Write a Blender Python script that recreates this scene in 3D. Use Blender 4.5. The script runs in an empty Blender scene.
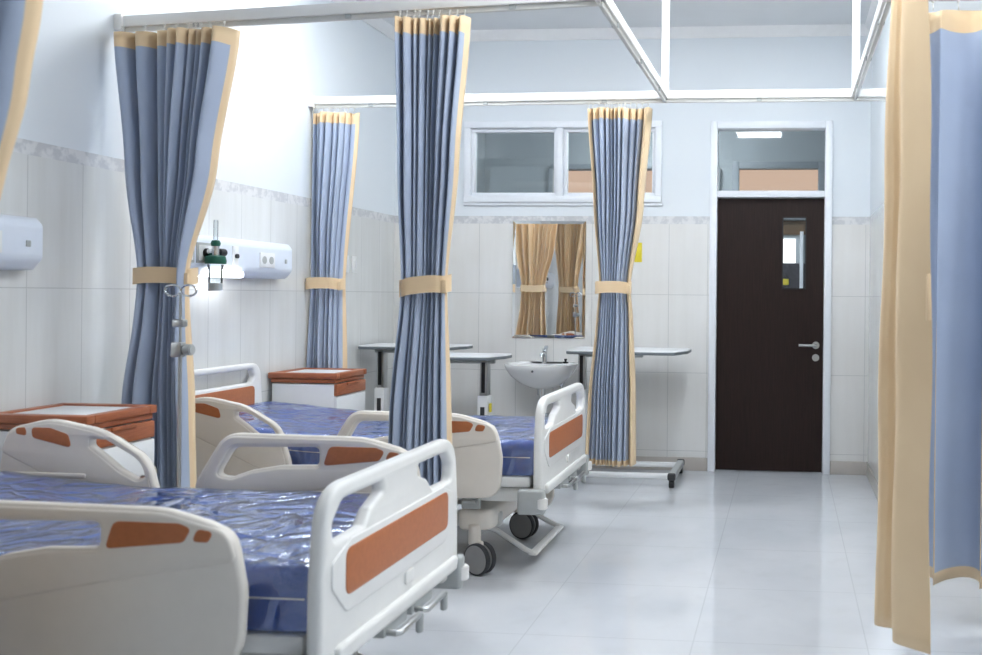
import bpy, bmesh, math, random
from mathutils import Vector, Matrix
rnd = random.Random(7)
S = bpy.context.scene
COL = S.collection
PI = math.pi

# ------------------------------------------------------------------ materials
def lin(r, g, b):
    def f(c):
        c /= 255.0
        return c / 12.92 if c <= 0.04045 else ((c + 0.055) / 1.055) ** 2.4
    return (f(r), f(g), f(b), 1.0)

class N:
    """tiny node helper"""
    def __init__(self, name):
        self.m = bpy.data.materials.new(name); self.m.use_nodes = True
        self.t = self.m.node_tree; self.t.nodes.clear()
        self.out = self.t.nodes.new('ShaderNodeOutputMaterial')
    def new(self, typ, ins=None, **kw):
        n = self.t.nodes.new(typ)
        for k, v in kw.items(): setattr(n, k, v)
        for k, v in (ins or {}).items(): self.set(n, k, v)
        return n
    def set(self, n, k, v):
        s = n.inputs[k]
        if isinstance(v, bpy.types.NodeSocket): self.t.links.new(v, s)
        else: s.default_value = v
    def math(self, op, a, b=0.0):
        n = self.new('ShaderNodeMath', operation=op); self.set(n, 0, a); self.set(n, 1, b)
        return n.outputs[0]
    def mix(self, f, a, b):
        n = self.new('ShaderNodeMix', data_type='RGBA')
        self.set(n, 0, f); self.set(n, 6, a); self.set(n, 7, b)
        return n.outputs[2]
    def pos(self):
        n = self.new('ShaderNodeTexCoord'); s = self.new('ShaderNodeSeparateXYZ', {0: n.outputs['Object']})
        return n.outputs['Object'], s.outputs[0], s.outputs[1], s.outputs[2]
    def noise(self, vec, scale, detail=3.0, rough=0.5, stretch=None):
        if stretch:
            mp = self.new('ShaderNodeMapping', {'Vector': vec, 'Scale': stretch}); vec = mp.outputs[0]
        return self.new('ShaderNodeTexNoise', {'Vector': vec, 'Scale': scale, 'Detail': detail, 'Roughness': rough}).outputs[0]
    def ramp(self, f, lo, hi):
        n = self.new('ShaderNodeMapRange', {0: f, 1: lo, 2: hi}); return n.outputs[0]
    def bsdf(self, col, rough=0.5, metal=0.0, spec=0.5, coat=0.0, bump=None, bstr=0.2, bdist=0.01, **kw):
        p = self.new('ShaderNodeBsdfPrincipled', {'Base Color': col, 'Roughness': rough, 'Metallic': metal,
                     'Specular IOR Level': spec, 'Coat Weight': coat})
        for k, v in kw.items(): self.set(p, k.replace('_', ' '), v)
        if bump is not None:
            b = self.new('ShaderNodeBump', {'Height': bump, 'Strength': bstr, 'Distance': bdist})
            self.t.links.new(b.outputs[0], p.inputs['Normal'])
        self.t.links.new(p.outputs[0], self.out.inputs[0]); return self.m

def simple(name, rgb, rough=0.45, metal=0.0, spec=0.5, var=0.06, scale=18.0, coat=0.0):
    n = N(name); v, *_ = n.pos(); c = lin(*rgb)
    d = tuple(x * (1 - var) for x in c[:3]) + (1,)
    f = n.noise(v, scale, 2.0)
    return n.bsdf(n.mix(n.ramp(f, .35, .65), c, d), rough, metal, spec, coat)

def emit(name, rgb, strength):
    n = N(name); e = n.new('ShaderNodeEmission', {'Color': lin(*rgb), 'Strength': strength})
    n.t.links.new(e.outputs[0], n.out.inputs[0]); return n.m

M = {}
M['rail_white'] = simple('rail_white_plastic', (240, 240, 238), 0.32, var=.02)
M['bed_white'] = simple('bed_white_plastic', (236, 236, 234), 0.30, var=.02)
M['bed_cream'] = simple('bed_cream_plastic', (232, 226, 217), 0.34, var=.02)
M['bed_brown'] = simple('bed_brown_inset', (186, 113, 72), 0.42, var=.08, scale=60)
M['frame_grey'] = simple('bed_frame_paint', (214, 214, 210), 0.35, var=.03)
M['part_grey'] = simple('grey_plastic', (176, 180, 180), 0.4)
M['dark_grey'] = simple('dark_rubber', (52, 54, 58), 0.6)
M['wheel_grey'] = simple('castor_disc', (158, 158, 158), 0.45)
M['black'] = simple('black_plastic', (24, 24, 26), 0.45)
M['steel'] = simple('brushed_steel', (190, 192, 192), 0.28, 1.0)
M['chrome'] = simple('chrome', (214, 218, 222), 0.10, 1.0, var=.01)
M['ceramic'] = simple('white_ceramic', (244, 245, 246), 0.08, var=.01, coat=.4)
M['frame_white'] = simple('white_window_paint', (240, 244, 250), 0.35, var=.02)
M['unit_white'] = simple('bedhead_unit_plastic', (226, 234, 246), 0.35, var=.02)
M['socket_white'] = simple('socket_plastic', (238, 240, 242), 0.35, var=.02)
M['grey_edge'] = simple('grey_edge_strip', (112, 120, 126), 0.45)
M['green'] = simple('green_cap', (10, 92, 74), 0.35)
M['yellow'] = simple('yellow_card', (236, 216, 60), 0.5)
M['cab_white'] = simple('cabinet_white', (234, 236, 238), 0.4, var=.02)
M['ceil'] = simple('ceiling_paint', (232, 234, 236), 0.8, var=.02, scale=4)
M['cornice'] = simple('cornice_paint', (240, 241, 242), 0.6, var=.02)
M['base'] = simple('skirting_tile', (196, 190, 184), 0.2, var=.08, scale=6)
M['corr_wall'] = simple('corridor_paint', (168, 176, 180), 0.7, var=.04, scale=3)
M['corr_frame'] = simple('corridor_grey_frame', (150, 158, 164), 0.5)
M['brown_beam'] = simple('brown_beam', (116, 92, 66), 0.6)
M['dark_shelf'] = simple('dark_shelf', (56, 52, 60), 0.5, var=.3, scale=30)
M['lamp'] = emit('lamp_diffuser', (246, 251, 255), 19.0)
M['bed_lamp'] = emit('bed_lamp_diffuser', (246, 250, 255), 5.0)
M['lamp_c'] = emit('corridor_lamp_diffuser', (250, 252, 255), 14.0)
M['day'] = emit('daylight_pane', (236, 244, 255), .4)
M['peach'] = emit('lit_peach_pane', (232, 196, 172), 0.62)
M['bright'] = emit('far_bright_window', (255, 255, 255), 1.6)

def mk_wood():
    n = N('cherry_laminate'); v, x, y, z = n.pos()
    f = n.noise(v, 14.0, 4.0, .6, (1.0, 1.0, 14.0))
    return n.bsdf(n.mix(n.ramp(f, .3, .7), lin(150, 84, 54), lin(178, 108, 72)), 0.35, bump=f, bstr=.05)
M['wood'] = mk_wood()

def mk_door():
    n = N('dark_wenge_door'); v, x, y, z = n.pos()
    f = n.noise(v, 9.0, 5.0, .65, (14.0, 1.0, .6))
    return n.bsdf(n.mix(n.ramp(f, .3, .75), lin(34, 24, 22), lin(48, 35, 32)), 0.45, spec=.2, bump=f, bstr=.06)
M['door'] = mk_door()

def mk_fabric(name, rgb, rgb2):
    n = N(name); v, x, y, z = n.pos()
    f = n.noise(v, 260.0, 2.0, .6); g = n.noise(v, 3.0, 3.0)
    c = n.mix(n.ramp(g, .3, .7), lin(*rgb), lin(*rgb2))
    return n.bsdf(c, 0.82, spec=.25, bump=f, bstr=.12, bdist=.002, Sheen_Weight=.15)
M['blue'] = mk_fabric('blue_grey_curtain_fabric', (174, 186, 207), (166, 178, 200))
M['tan'] = mk_fabric('tan_curtain_fabric', (234, 208, 170), (227, 199, 160))

def mk_mattress():
    n = N('blue_mattress_vinyl'); v, x, y, z = n.pos()
    f = n.noise(v, 5.0, 3.0)
    return n.bsdf(n.mix(f, lin(36, 88, 188), lin(56, 112, 206)), 0.4, bump=n.noise(v, 120.0), bstr=.05)
M['mattress'] = mk_mattress()

def mk_wrap():
    n = N('clear_plastic_wrap'); v, x, y, z = n.pos()
    w = n.noise(v, 2.2, 2.0); mp = n.new('ShaderNodeVectorMath', {0: v}, operation='ADD')
    sc = n.new('ShaderNodeVectorMath', operation='SCALE'); sc.inputs['Scale'].default_value = .35
    nn = n.new('ShaderNodeTexNoise', {'Vector': v, 'Scale': 3.5, 'Detail': 2.0})
    n.t.links.new(nn.outputs['Color'], sc.inputs[0]); n.t.links.new(sc.outputs[0], mp.inputs[1])
    vo = n.new('ShaderNodeTexVoronoi', {'Vector': mp.outputs[0], 'Scale': 6.5}, feature='DISTANCE_TO_EDGE')
    r1 = n.ramp(vo.outputs['Distance'], 0.0, .22)
    fine = n.noise(mp.outputs[0], 13.0, 4.0, .55, (1.0, .5, 1.0))
    big = n.noise(mp.outputs[0], 4.0, 2.0)
    h = n.math('ADD', n.math('MULTIPLY', r1, .35), n.math('ADD', n.math('MULTIPLY', fine, .8), big))
    b = n.new('ShaderNodeBump', {'Height': h, 'Strength': .55, 'Distance': .045})
    gl = n.new('ShaderNodeBsdfGlossy', {'Color': (.9, .95, 1, 1), 'Roughness': .13})
    n.t.links.new(b.outputs[0], gl.inputs['Normal'])
    tr = n.new('ShaderNodeBsdfTransparent', {'Color': (.96, .97, 1, 1)})
    fr = n.new('ShaderNodeFresnel', {'IOR': 1.55}); n.t.links.new(b.outputs[0], fr.inputs['Normal'])
    fac = n.math('MINIMUM', n.math('ADD', n.math('MULTIPLY', fr.outputs[0], 1.6), .10), .85)
    mx = n.new('ShaderNodeMixShader', {0: fac, 1: tr.outputs[0], 2: gl.outputs[0]})
    n.t.links.new(mx.outputs[0], n.out.inputs[0]); return n.m
M['wrap'] = mk_wrap()

def mk_glass(name, tint, amt=.06, rough=.02):
    n = N(name)
    gl = n.new('ShaderNodeBsdfGlossy', {'Color': (1, 1, 1, 1), 'Roughness': rough})
    tr = n.new('ShaderNodeBsdfTransparent', {'Color': tint})
    fr = n.new('ShaderNodeFresnel', {'IOR': 1.4})
    fac = n.math('ADD', n.math('MULTIPLY', fr.outputs[0], 1.0), amt)
    mx = n.new('ShaderNodeMixShader', {0: fac, 1: tr.outputs[0], 2: gl.outputs[0]})
    n.t.links.new(mx.outputs[0], n.out.inputs[0]); return n.m
M['glass'] = mk_glass('window_glass', (.88, .91, .92, 1), .0)
M['clear'] = mk_glass('clear_flask_plastic', (.9, .94, .96, 1), .08, .05)

def mk_mirror():
    n = N('mirror_silver'); v, *_ = n.pos()
    f = n.noise(v, 3.0)
    return n.bsdf(n.mix(f, (.88, .9, .9, 1), (.9, .91, .91, 1)), 0.0, 1.0)
M['mirror'] = mk_mirror()

ZB0, ZB1 = 1.895, 1.955        # patterned tile border
def mk_wall(name, axis, off, c1, c2, streak):
    n = N(name); v, x, y, z = n.pos()
    u = x if axis == 'x' else y
    uv = n.new('ShaderNodeCombineXYZ', {0: n.math('SUBTRACT', u, off), 1: n.math('ADD', z, .45)}).outputs[0]
    br = n.new('ShaderNodeTexBrick', {'Vector': uv, 'Color1': (0, 0, 0, 1), 'Color2': (1, 1, 1, 1), 'Mortar': (.5, .5, .5, 1),
               'Scale': 1.0, 'Mortar Size': .0022, 'Brick Width': .3, 'Row Height': .6, 'Mortar Smooth': .2, 'Bias': 0.0}, offset=0.0, squash=1.0)
    st = n.noise(v, 3.2, 5.0, .62, (4.0, 4.0, .3))
    st2 = n.noise(v, 1.3, 3.0)
    f = n.math('ADD', n.math('MULTIPLY', st, streak), n.math('MULTIPLY', st2, 1 - streak))
    tile = n.mix(n.ramp(f, .36, .64), lin(*c1), lin(*c2))
    tile = n.mix(n.math('MULTIPLY', br.outputs['Fac'], .75), tile, lin(186, 188, 188))
    # floral border
    wv = n.noise(v, 26.0, 3.0, .6); wv2 = n.noise(v, 11.0, 2.0)
    fl = n.ramp(n.math('ADD', n.math('MULTIPLY', wv, .6), n.math('MULTIPLY', wv2, .4)), .44, .54)
    border = n.mix(fl, lin(226, 227, 228), lin(204, 206, 209))
    paint = lin(229, 235, 240)
    up = n.math('GREATER_THAN', z, ZB0); up2 = n.math('GREATER_THAN', z, ZB1)
    c = n.mix(up, tile, border); c = n.mix(up2, c, paint)
    r = n.math('ADD', .11, n.math('MULTIPLY', up2, .5))
    h = n.math('MULTIPLY', br.outputs['Fac'], n.math('SUBTRACT', 1.0, up))
    inv = n.math('SUBTRACT', 1.0, h)
    return n.bsdf(c, r, spec=.45, bump=inv, bstr=.3, bdist=.002)
M['wall_x'] = mk_wall('tiled_wall_across', 'x', -2.11, (226, 225, 222), (236, 236, 235), .35)
M['wall_y'] = mk_wall('tiled_wall_along', 'y', 3.25, (214, 215, 213), (228, 230, 230), .45)

def mk_floor():
    n = N('polished_floor_tile'); v, x, y, z = n.pos()
    uv = n.new('ShaderNodeCombineXYZ', {0: n.math('SUBTRACT', x, -.35), 1: n.math('SUBTRACT', y, 3.6)}).outputs[0]
    br = n.new('ShaderNodeTexBrick', {'Vector': uv, 'Scale': 1.0, 'Mortar Size': .0026, 'Brick Width': .67, 'Row Height': .67,
               'Mortar Smooth': .1}, offset=0.0, squash=1.0)
    f = n.noise(v, 1.6, 4.0, .55); g = n.noise(v, 7.0, 3.0)
    c = n.mix(n.ramp(f, .35, .65), lin(202, 206, 212), lin(212, 215, 220))
    c = n.mix(n.math('MULTIPLY', n.ramp(g, .55, .75), .25), c, lin(190, 192, 196))
    c = n.mix(n.math('MULTIPLY', br.outputs['Fac'], .4), c, lin(168, 172, 178))
    r = n.math('ADD', .05, n.math('MULTIPLY', g, .06))
    return n.bsdf(c, r, spec=.6, bump=n.math('SUBTRACT', 1.0, br.outputs['Fac']), bstr=.12, bdist=.002)
M['floor'] = mk_floor()

# ------------------------------------------------------------------ mesh helpers
def smooth(me, ang=38):
    me.polygons.foreach_set('use_smooth', [True] * len(me.polygons))
    me.set_sharp_from_angle(angle=math.radians(ang))

class MB:
    def __init__(self):
        self.bm = bmesh.new(); self.mi = 0
    def _tag(self, faces):
        for f in faces: f.material_index = self.mi
    def box(self, c, s, bev=0.0, rot=None, seg=2):
        b = bmesh.new(); bmesh.ops.create_cube(b, size=1.0)
        bmesh.ops.scale(b, vec=Vector(s), verts=b.verts)
        if bev > 0: bmesh.ops.bevel(b, geom=b.edges[:], offset=min(bev, .49 * min(s)), segments=seg, profile=.5, affect='EDGES')
        return self._merge(b, c, rot)
    def _merge(self, b, c=(0, 0, 0), rot=None):
        m = Matrix.Translation(Vector(c))
        if rot is not None: m = m @ rot
        bmesh.ops.transform(b, matrix=m, verts=b.verts)
        for f in b.faces: f.material_index = self.mi
        me = bpy.data.meshes.new('tmp'); b.to_mesh(me); b.free()
        self.bm.from_mesh(me); bpy.data.meshes.remove(me); return self
    def cyl(self, p1, p2, r, r2=None, seg=16, bev=0.0):
        p1, p2 = Vector(p1), Vector(p2); d = p2 - p1
        b = bmesh.new()
        bmesh.ops.create_cone(b, cap_ends=True, segments=seg, radius1=r, radius2=r if r2 is None else r2, depth=d.length)
        if bev > 0:
            es = [e for e in b.edges if abs(e.verts[0].co.z - e.verts[1].co.z) < 1e-6]
            bmesh.ops.bevel(b, geom=es, offset=bev, segments=2, affect='EDGES')
        q = d.to_track_quat('Z', 'Y').to_matrix().to_4x4()
        return self._merge(b, (p1 + p2) / 2, q)
    def tube(self, pts, r, seg=10, cap=True, closed=False):
        pts = [Vector(p) for p in pts]; n = len(pts); rings = []
        ref = None
        for i, p in enumerate(pts):
            a = pts[(i - 1) % n] if (i > 0 or closed) else p
            c = pts[(i + 1) % n] if (i < n - 1 or closed) else p
            t = (c - a).normalized()
            if ref is None:
                ref = t.orthogonal().normalized()
            ref = (ref - t * ref.dot(t)).normalized()
            bi = t.cross(ref)
            rr = r[i] if isinstance(r, (list, tuple)) else r
            rings.append([self.bm.verts.new(p + (ref * math.cos(2 * PI * k / seg) + bi * math.sin(2 * PI * k / seg)) * rr) for k in range(seg)])
        m = n if closed else n - 1
        for i in range(m):
            A, B = rings[i], rings[(i + 1) % n]
            for k in range(seg):
                f = self.bm.faces.new((A[k], A[(k + 1) % seg], B[(k + 1) % seg], B[k])); f.material_index = self.mi
        if cap and not closed:
            for R, rev in ((rings[0], True), (rings[-1], False)):
                f = self.bm.faces.new(R[::-1] if rev else R); f.material_index = self.mi
        return self
    def lathe(self, prof, c=(0, 0, 0), seg=24, axis=None):
        rings = []
        mt = Matrix.Translation(Vector(c)) @ (axis or Matrix.Identity(4))
        for (r, z) in prof:
            rings.append([self.bm.verts.new(mt @ Vector((max(r, 1e-4) * math.cos(2 * PI * k / seg), max(r, 1e-4) * math.sin(2 * PI * k / seg), z))) for k in range(seg)])
        for A, B in zip(rings, rings[1:]):
            for k in range(seg):
                f = self.bm.faces.new((A[k], A[(k + 1) % seg], B[(k + 1) % seg], B[k])); f.material_index = self.mi
        return self
    def loops(self, rings, cap0=True, cap1=True):
        R = [[self.bm.verts.new(Vector(p)) for p in ring] for ring in rings]
        n = len(R[0])
        for A, B in zip(R, R[1:]):
            for k in range(n):
                f = self.bm.faces.new((A[k], A[(k + 1) % n], B[(k + 1) % n], B[k])); f.material_index = self.mi
        if cap0: f = self.bm.faces.new(R[0][::-1]); f.material_index = self.mi
        if cap1: f = self.bm.faces.new(R[-1]); f.material_index = self.mi
        return self
    def mesh(self, me):
        self.bm.from_mesh(me); return self
    def build(self, name, mats, parent=None, ang=38, loc=None):
        bmesh.ops.recalc_face_normals(self.bm, faces=self.bm.faces)
        me = bpy.data.meshes.new(name); self.bm.to_mesh(me); self.bm.free()
        if not isinstance(mats, (list, tuple)): mats = [mats]
        for m in mats: me.materials.append(m)
        smooth(me, ang)
        return link(name, me, parent, loc)

def link(name, me, parent=None, loc=None):
    o = bpy.data.objects.new(name, me); COL.objects.link(o)
    if parent is not None: o.parent = parent
    if loc is not None: o.location = loc
    return o

def empty(name, loc=(0, 0, 0), rz=0.0):
    o = bpy.data.objects.new(name, None); COL.objects.link(o)
    o.location = loc; o.rotation_euler = (0, 0, rz); o.empty_display_size = .1
    return o
def tag(o, label, cat, group=None):
    o['label'] = label; o['category'] = cat
    if group: o['group'] = group
    return o
def struct(o):
    o['kind'] = 'structure'; return o
def copy_tree(o, parent=None):
    c = o.copy(); COL.objects.link(c)
    if parent is not None: c.parent = parent
    for ch in list(o.children): copy_tree(ch, c)
    return c

def rnd_poly(pts, seg=5):
    """pts: (a, b, r) -> rounded outline"""
    out = []; n = len(pts)
    for i in range(n):
        p = Vector(pts[i][:2]); r = pts[i][2] if len(pts[i]) > 2 else 0
        a = Vector(pts[i - 1][:2]); c = Vector(pts[(i + 1) % n][:2])
        if r <= 0: out.append(p); continue
        u, v = (a - p), (c - p); lu, lv = u.length, v.length; u.normalize(); v.normalize()
        ang = u.angle(v); t = min(r / math.tan(ang / 2), .48 * lu, .48 * lv)
        p1, p2 = p + u * t, p + v * t
        for k in range(seg + 1):
            s = k / seg
            out.append(p1 * (1 - s) ** 2 + p * 2 * s * (1 - s) + p2 * s * s)
    return out

def plate(outer, holes, thick, bev, axis, off):
    """flat slab with rounded edges from an outline and holes.
       axis 'y': outline in (x,z), centred on y=off ; 'x': outline in (y,z), centred on x=off ; 'z': outline in (x,y)"""
    cu = bpy.data.curves.new('c', 'CURVE'); cu.dimensions = '2D'; cu.fill_mode = 'BOTH'
    for loop in [outer] + list(holes):
        sp = cu.splines.new('POLY'); sp.points.add(len(loop) - 1)
        for q, p in zip(sp.points, loop): q.co = (p[0], p[1], 0, 1)
        sp.use_cyclic_u = True
    cu.extrude = max(thick / 2 - bev, 0.0005); cu.bevel_depth = bev; cu.bevel_resolution = 2; cu.offset = -bev
    o = bpy.data.objects.new('c', cu); COL.objects.link(o)
    dg = bpy.context.evaluated_depsgraph_get(); dg.update()
    me = bpy.data.meshes.new_from_object(o.evaluated_get(dg))
    bpy.data.objects.remove(o); bpy.data.curves.remove(cu)
    me.materials.clear()
    if axis == 'y': m = Matrix(((1, 0, 0, 0), (0, 0, -1, off), (0, 1, 0, 0), (0, 0, 0, 1)))
    elif axis == 'x': m = Matrix(((0, 0, 1, off), (1, 0, 0, 0), (0, 1, 0, 0), (0, 0, 0, 1)))
    else: m = Matrix.Translation((0, 0, off))
    me.transform(m)
    return me
def plates(name, lst, mat, parent, loc=None):
    mb = MB()
    for me in lst: mb.bm.from_mesh(me); bpy.data.meshes.remove(me)
    bmesh.ops.remove_doubles(mb.bm, verts=mb.bm.verts, dist=1e-5)
    return mb.build(name, mat, parent, 35, loc)

# ------------------------------------------------------------------ room shell
XL, XR, YB, YF, ZC = -3.10, 3.2, 7.12, -2.6, 3.40
def slab(name, x0, x1, y0, y1, z0, z1, mat):
    o = MB().box(((x0 + x1) / 2, (y0 + y1) / 2, (z0 + z1) / 2), (x1 - x0, y1 - y0, z1 - z0)).build(name, mat)
    return struct(o)
slab('floor', XL - .2, XR + .2, YF - .2, 10.8, -.1, 0, M['floor'])
slab('ceiling', XL - .2, XR + .2, YF - .2, YB + .15, ZC, ZC + .1, M['ceil'])
slab('wall_left', XL - .15, XL, YF, YB + .15, 0, ZC, M['wall_y'])
slab('wall_right', XR, XR + .15, YF, 4.75, 0, ZC, M['wall_y'])

def wall_with_holes(name, x0, x1, z0, z1, y0, y1, holes, mat):
    outer = [(x0, z0), (x1, z0), (x1, z1), (x0, z1)]
    hs = [[(a, c), (a, d), (b, d), (b, c)] for a, b, c, d in holes]
    xs = sorted({x0, x1} | {h for a in holes for h in a[:2]}); zs = sorted({z0, z1} | {h for a in holes for h in a[2:]})
    mb = MB()
    for i in range(len(xs) - 1):
        for k in range(len(zs) - 1):
            cx, cz = (xs[i] + xs[i + 1]) / 2, (zs[k] + zs[k + 1]) / 2
            if any(a < cx < b and c < cz < d for a, b, c, d in holes): continue
            mb.box((cx, (y0 + y1) / 2, cz), (xs[i + 1] - xs[i], y1 - y0, zs[k + 1] - zs[k]))
    bmesh.ops.remove_doubles(mb.bm, verts=mb.bm.verts, dist=1e-5)
    # drop the internal doubled faces
    seen = {}
    for f in list(mb.bm.faces):
        key = tuple(sorted(v.index for v in f.verts)) if False else tuple(sorted((round(v.co.x, 4), round(v.co.y, 4), round(v.co.z, 4)) for v in f.verts))
        seen.setdefault(key, []).append(f)
    bmesh.ops.delete(mb.bm, geom=[f for l in seen.values() if len(l) > 1 for f in l], context='FACES_ONLY')
    return struct(mb.build(name, mat))

DX0, DX1 = -.595, .335            # door frame outer
wall_with_holes('wall_back', XL, .62, 0, ZC, YB, YB + .15,
                [(DX0 + .01, DX1 - .01, 0, 2.67), (-2.50, -1.00, 2.09, 2.66)], M['wall_x'])
# block in the right-hand back corner
slab('wall_side', .62, .77, 4.75, YB + .15, 0, ZC, M['wall_y'])
slab('wall_return', .77, XR + .15, 4.75, 4.90, 0, ZC, M['wall_x'])
wall_with_holes('wall_front', XL - .15, XR + .15, 0, ZC, YF - .15, YF,
                [(-2.7, -1.3, .95, 2.35), (-.7, .7, .95, 2.35), (1.3, 2.7, .95, 2.35)], M['wall_x'])
# cornice and skirting
def cornice(name, p0, p1, inward):
    mb = MB(); p0, p1, w = Vector(p0), Vector(p1), Vector(inward)
    prof = [(0, 0), (0, -.075), (.012, -.075), (.018, -.05), (.05, -.02), (.055, 0)]
    mb.loops([[p + w * a + Vector((0, 0, b)) for a, b in prof] for p in (p0, p1)])
    return struct(mb.build(name, M['cornice'], ang=60))
cornice('trim_1', (XL, YB, ZC), (.62, YB, ZC), (0, -1, 0))
cornice('trim_2', (XL, YF, ZC), (XL, YB, ZC), (1, 0, 0))
cornice('trim_3', (.62, 4.75, ZC), (.62, YB, ZC), (-1, 0, 0))
def skirt(name, x0, x1, y0, y1):
    o = MB().box(((x0 + x1) / 2, (y0 + y1) / 2, .05), (x1 - x0, y1 - y0, .10), .003).build(name, M['base']); struct(o)
skirt('baseboard_back', XL + .013, DX0 - .002, YB - .012, YB)
skirt('baseboard_right_of_door', DX1 + .002, .62, YB - .012, YB)
skirt('baseboard_side', .608, .62, 4.75, YB - .012)
skirt('baseboard_left', XL, XL + .012, YF, YB)

# door with its frame and transom
def build_door():
    d = empty('door_1', (0, YB, 0)); struct(d)
    fr = MB(); w = .055
    zt, zm0, zm1 = 2.68, 2.10, 2.15
    for x in (DX0, DX1 - w): fr.box((x + w / 2, .04, zt / 2), (w, .14, zt), .004)
    fr.box(((DX0 + DX1) / 2, .04, zt - w / 2), (DX1 - DX0 - 2 * w, .138, w), .004)
    fr.box(((DX0 + DX1) / 2, .04, (zm0 + zm1) / 2), (DX1 - DX0 - 2 * w, .136, zm1 - zm0), .004)
    fr.build('door_frame', M['frame_white'], d)
    # thin architrave lip
    gl = MB().box(((DX0 + DX1) / 2, .05, (zm1 + zt - w) / 2), (DX1 - DX0 - 2 * w, .006, zt - w - zm1)).build('transom_pane', M['glass'], d)
    x0, x1 = DX0 + w + .003, DX1 - w - .003
    h = (-.042, .145, 1.40, 1.955)
    mb = MB(); y = .045
    for (a, b, c, e) in ((x0, h[0], .008, 2.095), (h[1], x1, .008, 2.095), (h[0], h[1], .008, h[2]), (h[0], h[1], h[3], 2.095)):
        mb.box(((a + b) / 2, y, (c + e) / 2), (b - a, .04, e - c))
    bmesh.ops.remove_doubles(mb.bm, verts=mb.bm.verts, dist=1e-5)
    leaf = mb.build('door_leaf', M['door'], d)
    bd = MB()
    for (a, b, c, e) in ((h[0], h[0] + .01, h[2], h[3]), (h[1] - .01, h[1], h[2], h[3]), (h[0], h[1], h[2], h[2] + .01), (h[0], h[1], h[3] - .01, h[3])):
        bd.box(((a + b) / 2, y - .016, (c + e) / 2), (b - a, .02, e - c))
    bd.build('pane_bead', M['black'], leaf)
    MB().box(((h[0] + h[1]) / 2, y, (h[2] + h[3]) / 2), (h[1] - h[0], .006, h[3] - h[2])).build('vision_pane', M['glass'], leaf)
    hx, hz = .222, .975
    mb = MB().cyl((hx, y - .018, hz), (hx, y - .03, hz), .028, bev=.003, seg=24)
    mb.tube([(hx, y - .03, hz), (hx, y - .062, hz), (hx - .012, y - .07, hz), (hx - .13, y - .07, hz)], .010, 12)
    mb.build('door_handle', M['steel'], leaf)
    mb = MB().cyl((hx, y - .018, hz - .095), (hx, y - .03, hz - .095), .027, bev=.003, seg=24)
    mb.box((hx, y - .031, hz - .095), (.004, .004, .018)); mb.build('lock_escutcheon', M['steel'], leaf)
    for z in (.25, 1.10, 1.86):
        MB().cyl((x0 - .006, y - .022, z - .05), (x0 - .006, y - .022, z + .05), .008, seg=12).build('hinge', M['steel'], leaf)
build_door()

# high window above the basin
def build_window():
    d = empty('window_1', (0, YB, 0)); struct(d)
    x0, x1, z0, z1, w = -2.53, -.97, 2.06, 2.69, .05
    mb = MB()
    mb.box(((x0 + x1) / 2, .03, z1 - w / 2), (x1 - x0, .13, w), .004); mb.box(((x0 + x1) / 2, .03, z0 + w / 2), (x1 - x0, .13, w), .004)
    for x in (x0, x1 - w): mb.box((x + w / 2, .03, (z0 + z1) / 2), (w, .126, z1 - z0 - 2 * w), .004)
    xm = -1.77; mb.box((xm, .03, (z0 + z1) / 2), (.05, .124, z1 - z0 - 2 * w), .004)
    mb.build('window_frame', M['frame_white'], d)
    for a, b in ((x0 + w, xm - .025), (xm + .025, x1 - w)):
        s = MB(); q = .028
        s.box(((a + b) / 2, .03, z1 - w - q / 2), (b - a, .05, q), .003); s.box(((a + b) / 2, .03, z0 + w + q / 2), (b - a, .05, q), .003)
        for x in (a + q / 2, b - q / 2): s.box((x, .03, (z0 + z1) / 2), (q, .048, z1 - z0 - 2 * w - 2 * q), .003)
        sh = s.build('sash', M['frame_white'], d)
        MB().box(((a + b) / 2, .03, (z0 + z1) / 2), (b - a - 2 * q, .005, z1 - z0 - 2 * w - 2 * q)).build('pane', M['glass'], sh)
    MB().box(((x0 + x1) / 2, -.004, z0 - .012), (x1 - x0 + .02, .03, .024), .004).build('window_sill', M['frame_white'], d)
build_window()

# daylight windows in the wall behind the viewer (seen in reflections only)
for i, x in enumerate((-2.0, 0.0, 2.0)):
    d = empty('window_%d' % (i + 2), (x, YF, 0)); struct(d)
    mb = MB()
    for s in (-.68, 0, .68): mb.box((s, -.05, 1.65), (.05, .1, 1.4), .004)
    for z in (.975, 2.325): mb.box((0, -.05, z), (1.4, .098, .05), .004)
    mb.build('window_frame', M['frame_white'], d)
    MB().box((0, -.09, 1.65), (1.36, .01, 1.36)).build('pane', M['day'], d)

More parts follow.
